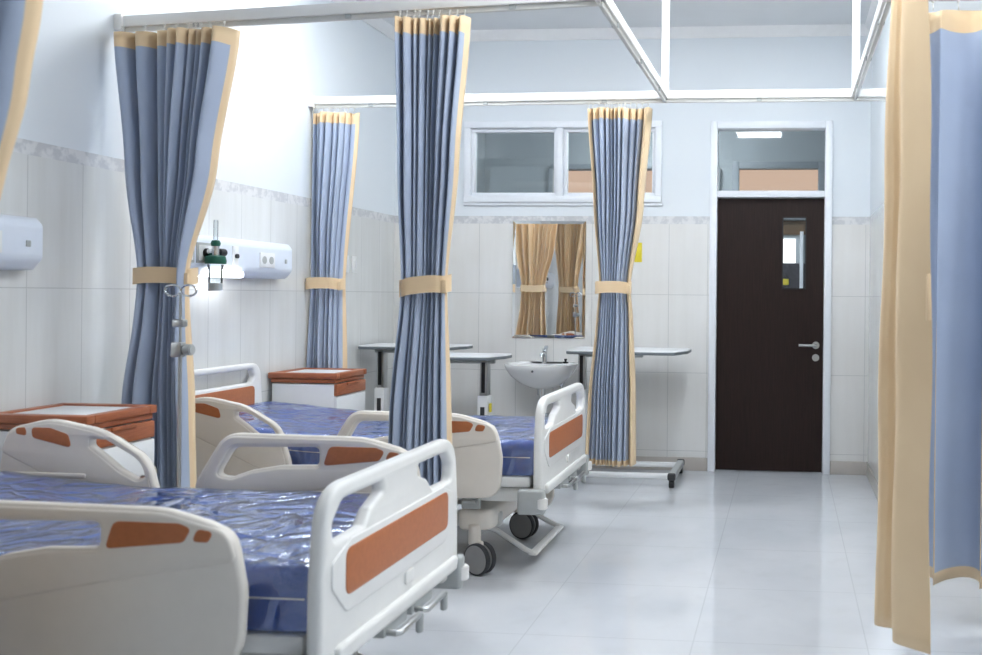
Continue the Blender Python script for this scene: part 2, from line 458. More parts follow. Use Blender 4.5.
# corridor beyond the back wall
slab('wall_corridor', XL, .85, 9.3, 9.4, 0, 3.15, M['corr_wall'])
slab('ceiling_corridor', XL - .2, XR + .2, YB + .15, 10.8, 3.15, 3.25, M['ceil'])
slab('wall_corridor_left', XL - .15, XL, YB + .15, 10.8, 0, 3.15, M['corr_wall'])
slab('wall_corridor_right', .85, 1.0, YB + .15, 10.8, 0, 3.15, M['corr_wall'])
def corridor():
    d = empty('door_2', (0, 9.3, 0)); struct(d)
    mb = MB()
    for x in (-.52, .33): mb.box((x, -.03, 1.34), (.07, .08, 2.68), .004)
    mb.box((-.095, -.03, 2.645), (.78, .078, .07), .004); mb.box((-.095, -.03, 2.13), (.78, .078, .05), .004)
    mb.build('door_frame', M['corr_frame'], d)
    MB().box((-.095, -.005, 2.38), (.78, .008, .45)).build('lit_pane', M['peach'], d)
    MB().box((-.095, -.01, 2.03), (.78, .02, .14)).build('head_board', M['brown_beam'], d)
    MB().box((-.02, -.008, 1.80), (.20, .012, .24)).build('bright_pane', M['bright'], d)
    MB().box((-.12, -.006, .85), (.74, .012, 1.65)).build('dark_panel', M['dark_shelf'], d)
    MB().box((.14, -.03, 1.0), (.035, .05, 1.98), .004).build('post', M['frame_white'], d)
    MB().box((-.02, -.03, 1.49), (.07, .04, .06), .004).build('yellow_notice', M['yellow'], d)
    w = empty('window_5', (0, 9.3, 0)); struct(w)
    mb = MB()
    for z in (2.64, 2.02): mb.box((-1.55, -.02, z), (1.7, .06, .05), .004)
    for x in (-2.4, -1.55, -.7): mb.box((x, -.02, 2.33), (.05, .058, .58), .004)
    mb.build('window_frame', M['corr_frame'], w)
    MB().box((-1.55, -.004, 2.31), (1.65, .008, .58)).build('lit_pane', M['peach'], w)
corridor()

# ceiling lamps
def ceiling_lamp():
    r = empty('ceiling_light')
    mb = MB()
    for a, b, sx, sy in ((0, .29, .62, .04), (0, -.29, .62, .04), (.29, 0, .04, .54), (-.29, 0, .04, .54)):
        mb.box((a, b, -.03), (sx, sy, .06), .004)
    mb.build('lamp_frame', M['frame_white'], r)
    MB().box((0, 0, -.075), (.54, .54, .085), .012).build('lamp_diffuser', M['lamp'], r)
    return r
cl = ceiling_lamp()
spots = [(-2.2, 5.0, 'over the farther bed'), (-.2, 5.2, 'over the far end of the aisle'), (-.35, 3.22, 'over the middle of the aisle'),
         (.95, 2.2, 'nearest the right-hand curtains'), (2.2, 2.3, 'added out of view to brighten the drawn blue curtain')]  # last lamp is an unseen extra, added to brighten the drawn blue curtain
for i, (x, y, t) in enumerate(spots):
    o = cl if i == 0 else copy_tree(cl)
    o.location = (x, y, ZC); tag(o, 'square white ceiling lamp ' + t, 'ceiling lamp', 'ceiling lamps of the ward')
lc = copy_tree(cl); lc.children[1].data = lc.children[1].data.copy(); lc.children[1].data.materials[0] = M['lamp_c']; lc.location = (-1.2, 8.2, 3.15); tag(lc, 'square white ceiling lamp in the corridor beyond the door', 'ceiling lamp', 'ceiling lamps of the corridor')

# ------------------------------------------------------------------ curtain tracks
ZT = 2.55
def track(name, label, runs, hangers, walls=()):
    r = empty(name, (runs[0][0][0], runs[0][0][1], ZT)); o = Vector(r.location)
    for a, b in runs:
        a3, b3 = Vector((a[0], a[1], ZT)) - o, Vector((b[0], b[1], ZT)) - o
        d = b3 - a3; L = d.length; ang = math.atan2(d.y, d.x); R = Matrix.Rotation(ang, 4, 'Z')
        bm = MB().box((a3 + b3) / 2 + Vector((0, 0, .035)), (L + .04, .042, .05), .003, R).build('rail', M['rail_white'], r)
        t = MB().box((a3 + b3) / 2 + Vector((0, 0, -.001)), (L, .018, .022), .002, R)
        t.build('runner_channel', M['part_grey'] if False else M['frame_grey'], bm)
        n = int(L / .6)
        for i in range(n):
            MB().box(a3 + d * ((i + .5) / n) + Vector((0, 0, .004)), (.03, .03, .026), .003, R).build('bracket', M['part_grey'], bm)
    for y in walls:
        MB().box(Vector((XL + .019, y, ZT + .03)) - o, (.037, .07, .075), .006).build('wall_bracket', M['rail_white'], r)
    for p in hangers:
        q = Vector((p[0], p[1], 0)) - Vector((o.x, o.y, 0))
        MB().box(q + Vector((0, 0, (ZC - ZT + .05) / 2)), (.045, .045, ZC - ZT - .06), .003).build('hanger_post', M['rail_white'], r)
    return tag(r, label, 'curtain track')
CA, CB = (-.78, 3.79), (-.765, 5.72)
track('curtain_track', 'white overhead curtain track hung from the ceiling on square posts',
      [((XL + .035, 4.06), CA), (CA, CB), ((XL + .035, 5.80), CB), (CB, (.40, 5.72)), ((.40, 5.72), (.618, 5.72)),
       ((.40, 5.69), (.40, 3.82)), ((.40, 3.80), (.40, 1.2)), ((.42, 3.80), (XR - .002, 3.80)),
       ((XL + .002, 1.93), (-.78, 1.90)), ((-.78, 1.92), (-.78, 3.76))], [CB, (-.76, 3.80), (.40, 5.66), (.40, 3.80), (-.78, 1.90)],
      [4.06, 5.80])

# ------------------------------------------------------------------ curtains
def lerpkeys(keys, z):
    """keys sorted by descending z: (z, a, b, ...) -> smooth interpolation"""
    if z >= keys[0][0]: return keys[0][1:]
    for A, B in zip(keys, keys[1:]):
        if z >= B[0]:
            s = (A[0] - z) / (A[0] - B[0]); s = s * s * (3 - 2 * s) * .55 + s * .45
            return tuple(p + (q - p) * s for p, q in zip(A[1:], B[1:]))
    return keys[-1][1:]

def fabric_mesh(pos, nu, nv, matfn, back_tan=True):
    """pos(i/nu, j/nv) -> point; front layer plus a tan lining 3 mm behind it"""
    P = [[Vector(pos(i / nu, j / nv)) for i in range(nu + 1)] for j in range(nv + 1)]
    me = bpy.data.meshes.new('f'); W = nu + 1
    nrm = []
    for j in range(nv + 1):
        for i in range(nu + 1):
            a = P[j][min(i + 1, nu)] - P[j][max(i - 1, 0)]; b = P[min(j + 1, nv)][i] - P[max(j - 1, 0)][i]
            q = a.cross(b); nrm.append(q.normalized() if q.length > 1e-9 else Vector((0, 1, 0)))
    V = [P[j][i] for j in range(nv + 1) for i in range(nu + 1)]
    # v runs downward, u to the right: a x b points away from the viewer on the -y side
    V2 = [v + n * .0012 for v, n in zip(V, nrm)]
    F, MI = [], []; K = len(V)
    for j in range(nv):
        for i in range(nu):
            a, b, c, d = j * W + i, j * W + i + 1, (j + 1) * W + i + 1, (j + 1) * W + i
            F.append((a, d, c, b)); MI.append(matfn((i + .5) / nu, (j + .5) / nv))
            F.append((K + a, K + b, K + c, K + d)); MI.append(1)
    for j in range(nv):                                    # side hems
        for i in (0, nu):
            a, d = j * W + i, (j + 1) * W + i
            F.append((a, K + a, K + d, d) if i == 0 else (a, d, K + d, K + a)); MI.append(1)
    for i in range(nu):
        for j in (0, nv):
            a, b = j * W + i, j * W + i + 1
            F.append((a, b, K + b, K + a) if j == 0 else (a, K + a, K + b, b)); MI.append(1)
    me.from_pydata([tuple(v) for v in V + V2], [], F)
    me.materials.append(M['blue']); me.materials.append(M['tan'])
    me.polygons.foreach_set('material_index', MI)
    me.polygons.foreach_set('use_smooth', [True] * len(me.polygons))
    me.update(); return me

HOOK = None
def hook_mesh():
    global HOOK
    if HOOK is None:
        mb = MB(); pts = [(0, 0, .052), (0, 0, .03)] + [(.0, .012 * math.sin(t), .018 - .012 * math.cos(t) + .0) for t in [PI + PI * k / 6 for k in range(7)]]
        mb.tube(pts, .0022, 6); mb.cyl((0, 0, .048), (0, 0, .058), .006, seg=8)
        HOOK = mb.build('hook', M['frame_grey']); me = HOOK.data; bpy.data.objects.remove(HOOK); HOOK = me
    return HOOK

def tied_curtain(label, base, keys, pleats, ztop, amp, bl, br, tie=None, yshift=None, header=.085, group=None, seed=1, hooks=9, tilt=0.0, ydir=0.0):
    """keys: (z, xl, xr) in room metres; pleats: relative widths; bl/br: tan edge widths as fraction; base: y of the track"""
    R = random.Random(seed)
    pleats = [p * R.uniform(.62, 1.5) for p in pleats]
    tot = sum(pleats); cum = [0]
    for p in pleats: cum.append(cum[-1] + p / tot)
    np_ = len(pleats); zbot = keys[-1][0]
    x_mid = (keys[0][1] + keys[0][2]) / 2
    r = empty('privacy_curtain', (x_mid, base, 0))
    ph = [R.uniform(-.35, .35) for _ in range(np_)]; am = [R.uniform(.4, 1.4) for _ in range(np_)]
    NU, NV = np_ * 16, 64
    def pos(u, v):
        z = ztop + (zbot - ztop) * v
        xl, xr = lerpkeys(keys, z)
        k = min(int(u * np_), np_ - 1); s = u * np_ - k
        w = cum[k] + (cum[k + 1] - cum[k]) * s
        wid = (xr - xl); pw = (cum[k + 1] - cum[k]) * wid
        w += .016 * math.sin(2.6 * z + seed + 7 * w) * math.sin(PI * w)
        sg = math.sin(2 * PI * s); cs = math.cos(2 * PI * s)
        fade = min(1.0, 6 * w, 6 * (1 - w))
        x = xl + wid * w - sg * pw * .07 * fade + ph[k] * .1 * pw * math.sin(PI * s) * math.sin(3 * z + k)
        A = min(amp * 1.5, pw * 1.35 + .008) * (am[k] + (am[(k + 1) % np_] - am[k]) * s)
        if tie: A *= 1 - .45 * math.exp(-((z - tie) / .25) ** 2)
        y = A * (1 - 2 * abs(math.sin(PI * s)) ** .9) + .016 * math.sin(2.2 * w * PI + z * 1.3 + seed) + .012 * math.sin(5.3 * w * PI + seed * 2 + .9 * z)
        y += ydir * (x - x_mid)
        zz = z
        if v < 1e-6: zz += .005 * cs
        return (x - x_mid, y, zz)
    def mat(u, v):
        z = ztop + (zbot - ztop) * v
        k = min(int(u * np_), np_ - 1); s = u * np_ - k
        w = cum[k] + (cum[k + 1] - cum[k]) * s
        if z > ztop - header or z < zbot + .022: return 1
        return 1 if (w < bl or w > 1 - br) else 0
    me = fabric_mesh(pos, NU, NV, mat)
    link('curtain_panel', me, r)
    if tie:
        xl, xr = lerpkeys(keys, tie); c = (xl + xr) / 2 - x_mid; a = (xr - xl) / 2 + .012; b = amp * .75 + .032
        mb = MB(); n = 40; rings = []
        yc = .018 * math.sin(1.1 * PI + tie * 1.3 + seed) + ydir * c
        for h, o in ((-.036, 0), (.036, 0), (.036, -.004), (-.036, -.004)):
            ring = []
            for i in range(n):
                t = 2 * PI * i / n; ct, st = math.cos(t), math.sin(t)
                ex = .6; px = (a + o) * math.copysign(abs(ct) ** ex, ct); py = (b + o) * math.copysign(abs(st) ** ex, st)
                ring.append((c + px, yc + py, tie + h + tilt * px + .004 * math.sin(3 * t)))
            rings.append(ring)
        rings.append(rings[0]); mb.loops(rings, False, False)
        bmesh.ops.remove_doubles(mb.bm, verts=mb.bm.verts, dist=1e-6)
        tb = mb.build('tie_band', M['tan'], r, 60)
        mb = MB().box((c + a * .93, yc - b * .8, tie - .015 + tilt * a), (.022, .012, .055), .003); mb.build('tie_loop', M['tan'], tb)
    hm = hook_mesh()
    for i in range(hooks):
        k = (i + .5) / hooks; p = pos(k, 0)
        h = link('hook', hm, r, (p[0], ydir * p[0], ZT - .057)); h.scale = (1, 1, .78)
    return tag(r, label, 'curtain', group or 'blue and tan privacy curtains')

small = [1] * 7
tied_curtain('blue curtain tied with tan band beside the nearer wooden-topped cabinet, against left wall', 3.94,
    [(2.505, -3.06, -2.45), (1.9, -2.985, -2.545), (1.42, -2.915, -2.66), (1.2, -2.925, -2.655), (.85, -2.975, -2.635), (.22, -2.99, -2.62)],
    [3.0, 2.2, 1.5, 1.0, .9, .9, .9, 1.0, 2.2], 2.505, .036, .0, .022, 1.41, seed=3, hooks=9, ydir=-.09)
tied_curtain('narrow blue curtain tied with tan band behind the farther wooden-topped cabinet', 5.79,
    [(2.505, -3.085, -2.77), (1.42, -3.085, -2.86), (.85, -3.10, -2.845), (.22, -3.10, -2.84)],
    [1, 1, 1, 1, 1.1, 1, 1, 2.0], 2.505, .032, .03, .06, 1.40, seed=5, hooks=9)
tied_curtain('blue curtain tied with tan band hanging between the two beds, in centre of ward', 3.81,
    [(2.505, -1.655, -1.345), (1.9, -1.635, -1.39), (1.385, -1.62, -1.432), (.8, -1.665, -1.42), (.22, -1.69, -1.40)],
    [1, 1, 1, 1, 1, 1, 1, 1.3, 1.1], 2.505, .036, .03, .025, 1.375, seed=8, hooks=10, tilt=.11)
tied_curtain('blue curtain with broad tan edges hanging beside the basin mirror', 5.72,
    [(2.505, -1.26, -.85), (1.9, -1.215, -.90), (1.40, -1.175, -.975), (1.2, -1.19, -.96), (.7, -1.235, -.94), (.285, -1.25, -.935)],
    [1, 1, 1, 1, 1, 1, 1, 1, 1, 1, 1.3], 2.505, .034, .07, .13, 1.39, seed=12, hooks=14)
tied_curtain('dark-lit curtain with wavy tan edge at the upper left corner of the photo', 1.90,
    [(2.505, -2.10, -1.575), (1.97, -2.07, -1.648), (1.8, -2.05, -1.675), (1.56, -2.0, -1.727), (1.40, -2.0, -1.79), (1.1, -2.02, -1.78), (.22, -2.05, -1.76)],
    [1, 1, 1, 1, 1, 1.2], 2.505, .03, .03, .028, 1.40, seed=21, hooks=9)
tied_curtain('tied curtain by left wall, only seen in the basin mirror', 1.95,
    [(2.505, -3.06, -2.52), (1.42, -2.95, -2.70), (.85, -2.98, -2.66), (.22, -3.0, -2.64)],
    [1, 1, 1, 1, 1, 1, 1, 1], 2.505, .036, .04, .08, 1.41, seed=31, hooks=9)

def drawn_curtain():
    r = empty('privacy_curtain', (1.05, 3.80, 0)); zt, zb = 2.505, .205
    x0, x1 = .515, 1.75; npl = 7
    def pos(u, v):
        z = zt + (zb - zt) * v; t = u * npl
        x = x0 + (x1 - x0) * u + .035 * math.sin(2 * PI * t + .4) * (.6 + .4 * v)
        y = .055 * math.cos(2 * PI * t + .2 * math.sin(2 * z)) * (.75 + .35 * v) + .015 * math.sin(5 * u * PI + z)
        zz = z
        if v == 0: zz -= .022 * (.5 - .5 * math.cos(2 * PI * t * 1.0))
        return (x - 1.05, y, zz + .012 * math.sin(2 * PI * t) * v)
    me = fabric_mesh(pos, npl * 16, 50, lambda u, v: 1 if (v < .04 or v > .989) else 0)
    link('curtain_panel', me, r)
    for i in range(10):
        p = pos((i + .3) / 10, 0); link('hook', hook_mesh(), r, (p[0], 0, ZT - .057)).scale = (1, 1, .78)
    tag(r, 'blue curtain drawn open with tan header strip, at right edge of the photo', 'curtain', 'blue and tan privacy curtains')
drawn_curtain()

def edge_curtain():
    r = empty('privacy_curtain', (.40, 3.4, 0)); zt, zb = 2.505, .20
    path = [(.44, 3.79), (.40, 3.6), (.35, 3.42), (.321, 3.30), (.345, 3.268), (.378, 3.25), (.372, 3.18), (.362, 3.125), (.41, 3.075), (.466, 3.03)]
    # arc length, Catmull-Rom
    def cr(t):
        n = len(path) - 1; f = min(t * n, n - 1e-6); k = int(f); s = f - k
        P = [Vector(path[min(max(k + d, 0), n)]) for d in (-1, 0, 1, 2)]
        return .5 * ((2 * P[1]) + (-P[0] + P[2]) * s + (2 * P[0] - 5 * P[1] + 4 * P[2] - P[3]) * s * s + (-P[0] + 3 * P[1] - 3 * P[2] + P[3]) * s ** 3)
    def pos(u, v):
        z = zt + (zb - zt) * v; p = cr(1 - u)
        k = 1 - v
        x = p.x + (.42 - p.x) * .35 * k * k + .004 * math.sin(7 * z + 5 * u)
        if u < .12: x -= .010 * k * k * (1 - u / .12)
        return (x - .40, p.y - 3.4 + .012 * math.sin(3 * z) * (1 - u), z)
    # walked from the near hem to the far end, the tan lining faces the aisle
    me = fabric_mesh(pos, 110, 50, lambda u, v: 1 if (u < .16 or v < .04 or v > .99) else 0)
    link('curtain_panel', me, r)
    tb = MB().box((.051, -.372, 1.345), (.014, .02, .15), .004).build('tie_band', M['tan'], r)
    for i in range(6):
        p = pos((i + .5) / 6, 0); link('hook', hook_mesh(), r, (0, p[1], ZT - .057)).scale = (1, 1, .78)
    tag(r, 'tan-lined curtain hanging in the foreground at right, edge on', 'curtain', 'blue and tan privacy curtains')
edge_curtain()

# ------------------------------------------------------------------ hospital bed
def lift(x):
    return max(0.0, .78 - x) * .085
def bed_parts():
    r = empty('hospital_bed')
    # head and foot boards : outline in (y,z)
    def foot():
        o = rnd_poly([(-.485, .395, .03), (.485, .395, .03), (.482, .62, .25), (.455, .85, .13), (-.455, .85, .13), (-.482, .62, .25)], 8)
        def hole(s):
            h = rnd_poly([(.13, .805, .012), (.37, .805, .05), (.425, .755, .03), (.415, .70, .025), (.245, .705, .02), (.205, .745, .03), (.125, .775, .012)], 5)
            return h if s > 0 else [Vector((-p.x, p.y)) for p in h][::-1]
        b = plates('footboard', [plate(o, [hole(1), hole(-1)], .042, .014, 'x', 1.925)], M['bed_white'], r)
        pan = rnd_poly([(-.435, .655, .02), (-.435, .59, .03), (-.355, .505, .05), (.355, .505, .05), (.435, .59, .03), (.435, .655, .02), (.33, .695, .03), (-.33, .695, .03)], 5)
        plates('raised_panel', [plate(pan, [], .052, .004, 'x', 1.925)], M['bed_white'], b)
        ins = rnd_poly([(-.365, .55, .03), (.365, .55, .03), (.365, .675, .03), (-.365, .675, .03)], 5)
        plates('brown_inset', [plate(ins, [], .057, .002, 'x', 1.925)], M['bed_brown'], b)
        led = rnd_poly([(-.40, .385, .01), (.44, .385, .01), (.46, .435, .02), (-.42, .435, .02)], 4)
        plates('bottom_ledge', [plate(led, [], .072, .012, 'x', 1.925)], M['bed_white'], b)
        plates('label_plate', [plate(rnd_poly([(.02, .46, .01), (.08, .46, .01), (.08, .50, .01), (.02, .50, .01)], 3), [], .058, .002, 'x', 1.925)], M['part_grey'] if False else M['bed_white'], b)
    foot()
    def head():
        o = rnd_poly([(-.40, .42, .03), (.40, .42, .03), (.40, .70, .2), (.375, .935, .09), (-.375, .935, .09), (-.40, .70, .2)], 8)
        h = rnd_poly([(-.29, .90, .03), (.30, .90, .03), (.32, .855, .03), (.29, .825, .02), (-.29, .825, .02), (-.32, .855, .03)], 5)
        b = plates('headboard', [plate(o, [h], .042, .014, 'x', .03)], M['bed_white'], r)
        plates('brown_inset', [plate(rnd_poly([(-.30, .68, .03), (.31, .68, .03), (.31, .805, .03), (-.30, .805, .03)], 5), [], .05, .002, 'x', .03)], M['bed_brown'], b)
    head()
    # side rails: outline in (x,z)
    for s in (-1, 1):
        y = s * .503
        o = rnd_poly([(.925, .45, .05), (.915, .62, .10), (1.03, .808, .10), (1.55, .803, .3), (1.735, .755, .12), (1.765, .60, .2), (1.755, .41, .09), (1.45, .40, .2), (1.0, .425, .1)], 7)
        h = rnd_poly([(1.005, .655, .025), (1.065, .758, .05), (1.385, .764, .02), (1.385, .70, .02), (1.24, .695, .08), (1.13, .675, .06), (1.06, .65, .03)], 5)
        b = plates('foot_side_rail', [plate(o, [h], .034, .012, 'y', y)], M['bed_cream'], r)
        up = rnd_poly([(.955, .66, .02), (1.035, .799, .08), (1.55, .795, .3), (1.725, .75, .10), (1.748, .675, .02), (1.45, .625, .3), (.97, .525, .03)], 6)
        h2 = rnd_poly([(.995, .652, .025), (1.058, .765, .05), (1.392, .771, .02), (1.392, .693, .02), (1.24, .688, .08), (1.13, .668, .06), (1.06, .643, .03)], 5)
        plates('moulded_face', [plate(up, [h2], .044, .008, 'y', y)], M['bed_cream'], b)
        i1 = rnd_poly([(1.405, .70, .012), (1.428, .770, .025), (1.60, .769, .03), (1.632, .757, .012), (1.612, .722, .02)], 5)
        i2 = rnd_poly([(1.632, .724, .012), (1.648, .757, .015), (1.690, .750, .012), (1.676, .724, .012)], 5)
        plates('brown_inset', [plate(i1, [], .048, .002, 'y', y)], M['bed_brown'], b)
        plates('brown_inset', [plate(i2, [], .048, .002, 'y', y)], M['bed_brown'], b)
        MB().box((1.52, y - s * .02, .60), (.34, .014, .018), .006).build('inner_ridge', M['bed_cream'], b)
        o = rnd_poly([(.16, .47, .06), (.165, .70, .1), (.19, .83, .07), (.36, .872, .25), (.56, .835, .25), (.74, .735, .12), (.80, .55, .2), (.79, .42, .07), (.3, .42, .1)], 7)
        h = rnd_poly([(.525, .800, .015), (.60, .795, .06), (.70, .735, .07), (.748, .675, .02), (.705, .655, .03), (.64, .69, .06), (.575, .74, .05), (.525, .775, .015)], 5)
        b = plates('head_side_rail', [plate(o, [h], .036, .012, 'y', y)], M['bed_cream'], r)
        up = rnd_poly([(.172, .745, .02), (.20, .82, .06), (.36, .862, .25), (.555, .825, .25), (.728, .73, .11), (.783, .55, .15), (.76, .485, .03), (.62, .54, .1), (.40, .64, .2)], 6)
        h2 = rnd_poly([(.518, .807, .015), (.602, .802, .06), (.706, .74, .07), (.756, .675, .02), (.705, .648, .03), (.636, .683, .06), (.57, .733, .05), (.518, .77, .015)], 5)
        plates('moulded_face', [plate(up, [h2], .042, .007, 'y', y)], M['bed_cream'], b)
        i1 = rnd_poly([(.30, .80, .02), (.295, .838, .015), (.37, .838, .05), (.44, .815, .02), (.455, .765, .015)], 5)
        i2 = rnd_poly([(.235, .813, .012), (.235, .835, .012), (.272, .838, .012), (.278, .806, .012)], 5)
        plates('brown_inset', [plate(i1, [], .046, .002, 'y', y)], M['bed_brown'], b)
        plates('brown_inset', [plate(i2, [], .046, .002, 'y', y)], M['bed_brown'], b)
        MB().box((.34, y - s * .02, .665), (.34, .014, .018), .006).build('inner_ridge', M['bed_cream'], b)
        for x0 in (.4, 1.30, 1.60):
            mb = MB().box((x0, s * .472, .40), (.05, .03, .10), .006).box((x0, s * .46, .345), (.09, .03, .05), .006)
            mb.cyl((x0 - .03, s * .48, .36), (x0 + .03, s * .48, .36), .012, seg=12)
            mb.build('rail_hinge', M['steel'] if False else M['part_grey'], r)
    # platform
    mb = MB()
    mb.box((1.33, 0, .447), (1.10, .90, .05), .012)
    rot = Matrix.Rotation(math.atan(.085), 4, 'Y')
    mb.box((.42, 0, .447 + lift(.42)), (.70, .90, .05), .012, rot)
    mb.build('mattress_platform', M['bed_white'], r)
    mb = MB()
    for s in (-1, 1): mb.box((1.0, s * .41, .385), (1.86, .05, .07), .01)
    for x in (.10, .75, 1.35, 1.86): mb.box((x, 0, .385), (.05, .80, .06), .01)
    mb.build('upper_frame', M['frame_grey'], r)
    # mattress
    nx, ny = 40, 10
    prof = rnd_poly([(-.44, .475, .02), (.44, .475, .02), (.44, .645, .045), (-.44, .645, .045)], 5)
    def matt(grow, name, mat, par, wr=0.0):
        mb = MB(); rings = []
        xs = [.07, .075, .09] + [.12 + (1.855 - .12) * i / 46 for i in range(47)] + [1.875, 1.89, 1.895]
        g = grow
        P = []
        for a, b in zip(prof, prof[1:] + prof[:1]):
            L = (b - a).length; k = max(1, int(L / .04))
            for i in range(k): P.append(a + (b - a) * (i / k))
        for x in xs:
            e = min(x - .07, 1.895 - x); q = 0.02 * max(0, 1 - e / .03) ** 2
            ring = []
            for p in P:
                yy = p.x * (1 + g / .44) * (1 - q); zz = p.y - .56
                zz = zz * (1 + g / .085) * (1 - q * 4)
                if wr:
                    zz += wr * (math.sin(23 * x + 9 * p.x) * math.sin(17 * p.x - 6 * x) + .6 * math.sin(51 * x - 37 * p.x)) * (1 if zz > 0 else .4)
                    yy += wr * .6 * math.sin(31 * x + 40 * zz)
                ring.append((x + (.5 * g if x > 1 else -.5 * g), yy, zz + .56 + lift(x)))
            rings.append(ring)
        mb.loops(rings); return mb.build(name, mat, par, 50)
    mt = matt(0, 'mattress', M['mattress'], r)
    sm = MB(); 
    for s in (-1, 1):
        sm.tube([(x, s * .443, .565 + lift(x)) for x in [.09 + 1.79 * i / 20 for i in range(21)]], .0025, 6)
    sm.tube([(1.898, -.42 + .84 * i / 8, .565) for i in range(9)], .0025, 6)
    sm.build('piping_seam', M['bed_white'], mt)
    matt(.0045, 'plastic_wrap', M['wrap'], mt, .0016)
    # corner bumpers at the foot
    for s in (-1, 1):
        mb = MB().box((1.90, s * .487, .365), (.13, .05, .12), .016, seg=3)
        b = mb.build('corner_bumper', M['part_grey'], r)
        MB().cyl((1.955, s * .495, .335), (1.955, s * .495, .385), .026, seg=20, bev=.004).build('bumper_roller', M['bed_white'], b)
    # cranks under the foot board
    for y in (-.055, .145):
        mb = MB().box((1.925, y, .372), (.06, .165, .034), .006).box((1.93, y, .395), (.03, .15, .014), .004)
        c = mb.build('crank', M['part_grey'], r)
        mb = MB().tube([(1.945, y - .06, .368), (1.985, y - .065, .368), (1.992, y - .055, .368), (1.992, y + .085, .372)], .010, 10)
        mb.build('crank_arm', M['steel'], c)
        MB().cyl((1.992, y + .085, .378), (1.992, y + .085, .318), .012, seg=12, bev=.003).build('crank_grip', M['part_grey'], c)
    # under-carriage
    mb = MB()
    for s in (-1, 1): mb.box((.95, s * .30, .235), (1.5, .06, .07), .012)
    mb.box((.30, 0, .235), (.09, .66, .075), .02)
    mb.build('base_frame', M['frame_grey'], r)
    sh = rnd_poly([(-.43, 1.52, .04), (-.43, 1.69, .07), (.38, 1.69, .07), (.38, 1.52, .04)], 6)
    plates('base_cover', [plate([(p.y, p.x) for p in sh][::-1], [], .10, .02, 'z', .255)], M['bed_cream'], r)
    for x in (.55, 1.35):
        mb = MB().box((x, -.18, .30), (.07, .05, .12), .01).box((x, .18, .30), (.07, .05, .12), .01)
        mb.cyl((x, -.22, .33), (x, .22, .33), .02, seg=14); mb.build('lift_arm', M['frame_grey'], r)
    mb = MB(); mb.tube([(.55, 0, .30), (.9, 0, .33), (1.35, 0, .31)], .025, 14); mb.build('actuator', M['dark_grey'], r)
    # castors
    for x, y, a in ((1.605, -.42, 0), (1.625, .25, .15), (.30, -.31, -.2), (.30, .31, .3)):
        roll = Vector((math.cos(-.43 + a), math.sin(-.43 + a), 0)); ax = Vector((-roll.y, roll.x, 0))
        c = Vector((x, y, .076)) + roll * .035
        cst = MB().cyl((x, y, .14), (x, y, .235), .030, seg=20, bev=.004)
        cst.box(c + Vector((0, 0, .06)) - roll * .02, (.075, .022, .05), .01, Matrix.Rotation(math.atan2(roll.y, roll.x), 4, 'Z'))
        co = cst.build('castor', M['bed_cream'], r)
        q = ax.to_track_quat('Z', 'Y').to_matrix().to_4x4()
        for s in (-1, 1):
            mb = MB(); pr = [(.0001, -.012), (.065, -.014), (.069, -.011), (.069, .011), (.065, .014), (.0001, .012)]
            mb.lathe(pr, c + ax * s * .021, 36, q); mb.mi = 1
            mb.lathe([(.068, -.0125), (.074, -.0115), (.076, -.006), (.076, .006), (.074, .0115), (.068, .0125)], c + ax * s * .021, 36, q)
            mb.build('wheel', [M['wheel_grey'], M['dark_grey']], co)
    mb = MB()
    pts = [(1.55, -.24, .19), (1.62, -.25, .17), (1.80, -.265, .075), (1.845, -.265, .06), (1.86, -.25, .058), (1.86, .25, .058), (1.845, .265, .06), (1.80, .265, .075), (1.62, .25, .17), (1.55, .24, .19)]
    for s in (-1, 1):
        mb.tube([(1.56, s * .24, .20), (1.66, s * .25, .165), (1.80, s * .265, .085), (1.85, s * .268, .062)], .013, 10)
    mb.box((1.85, 0, .06), (.045, .56, .016), .006)
    mb.build('brake_pedal_bar', M['bed_white'], r)
    return r
bed = bed_parts()
bed.location = (-3.09, 4.78, 0)
tag(bed, 'white hospital bed with blue plastic-wrapped mattress, farther bed near the basin', 'hospital bed', 'hospital beds of the ward')
bed2 = copy_tree(bed)
for ch in bed.children:                 # farther bed: the far pair of side rails is folded down
    if 'side_rail' in ch.name and ch.data.vertices[0].co.y > 0: ch.location.z -= .30
    elif ch.name.startswith('foot_side_rail'): ch.location.z -= .026
    elif ch.name.startswith('head_side_rail'): ch.location = (-.07, 0, -.036)
for ch in bed2.children:
    if 'side_rail' in ch.name and ch.data.vertices[0].co.y > 0: ch.location = (.045, 0, .025) if ch.name.startswith('foot') else (.04, 0, 0)
bed2.location = (-3.09, 2.70, 0)
tag(bed2, 'white hospital bed with blue plastic-wrapped mattress in the left foreground', 'hospital bed', 'hospital beds of the ward')

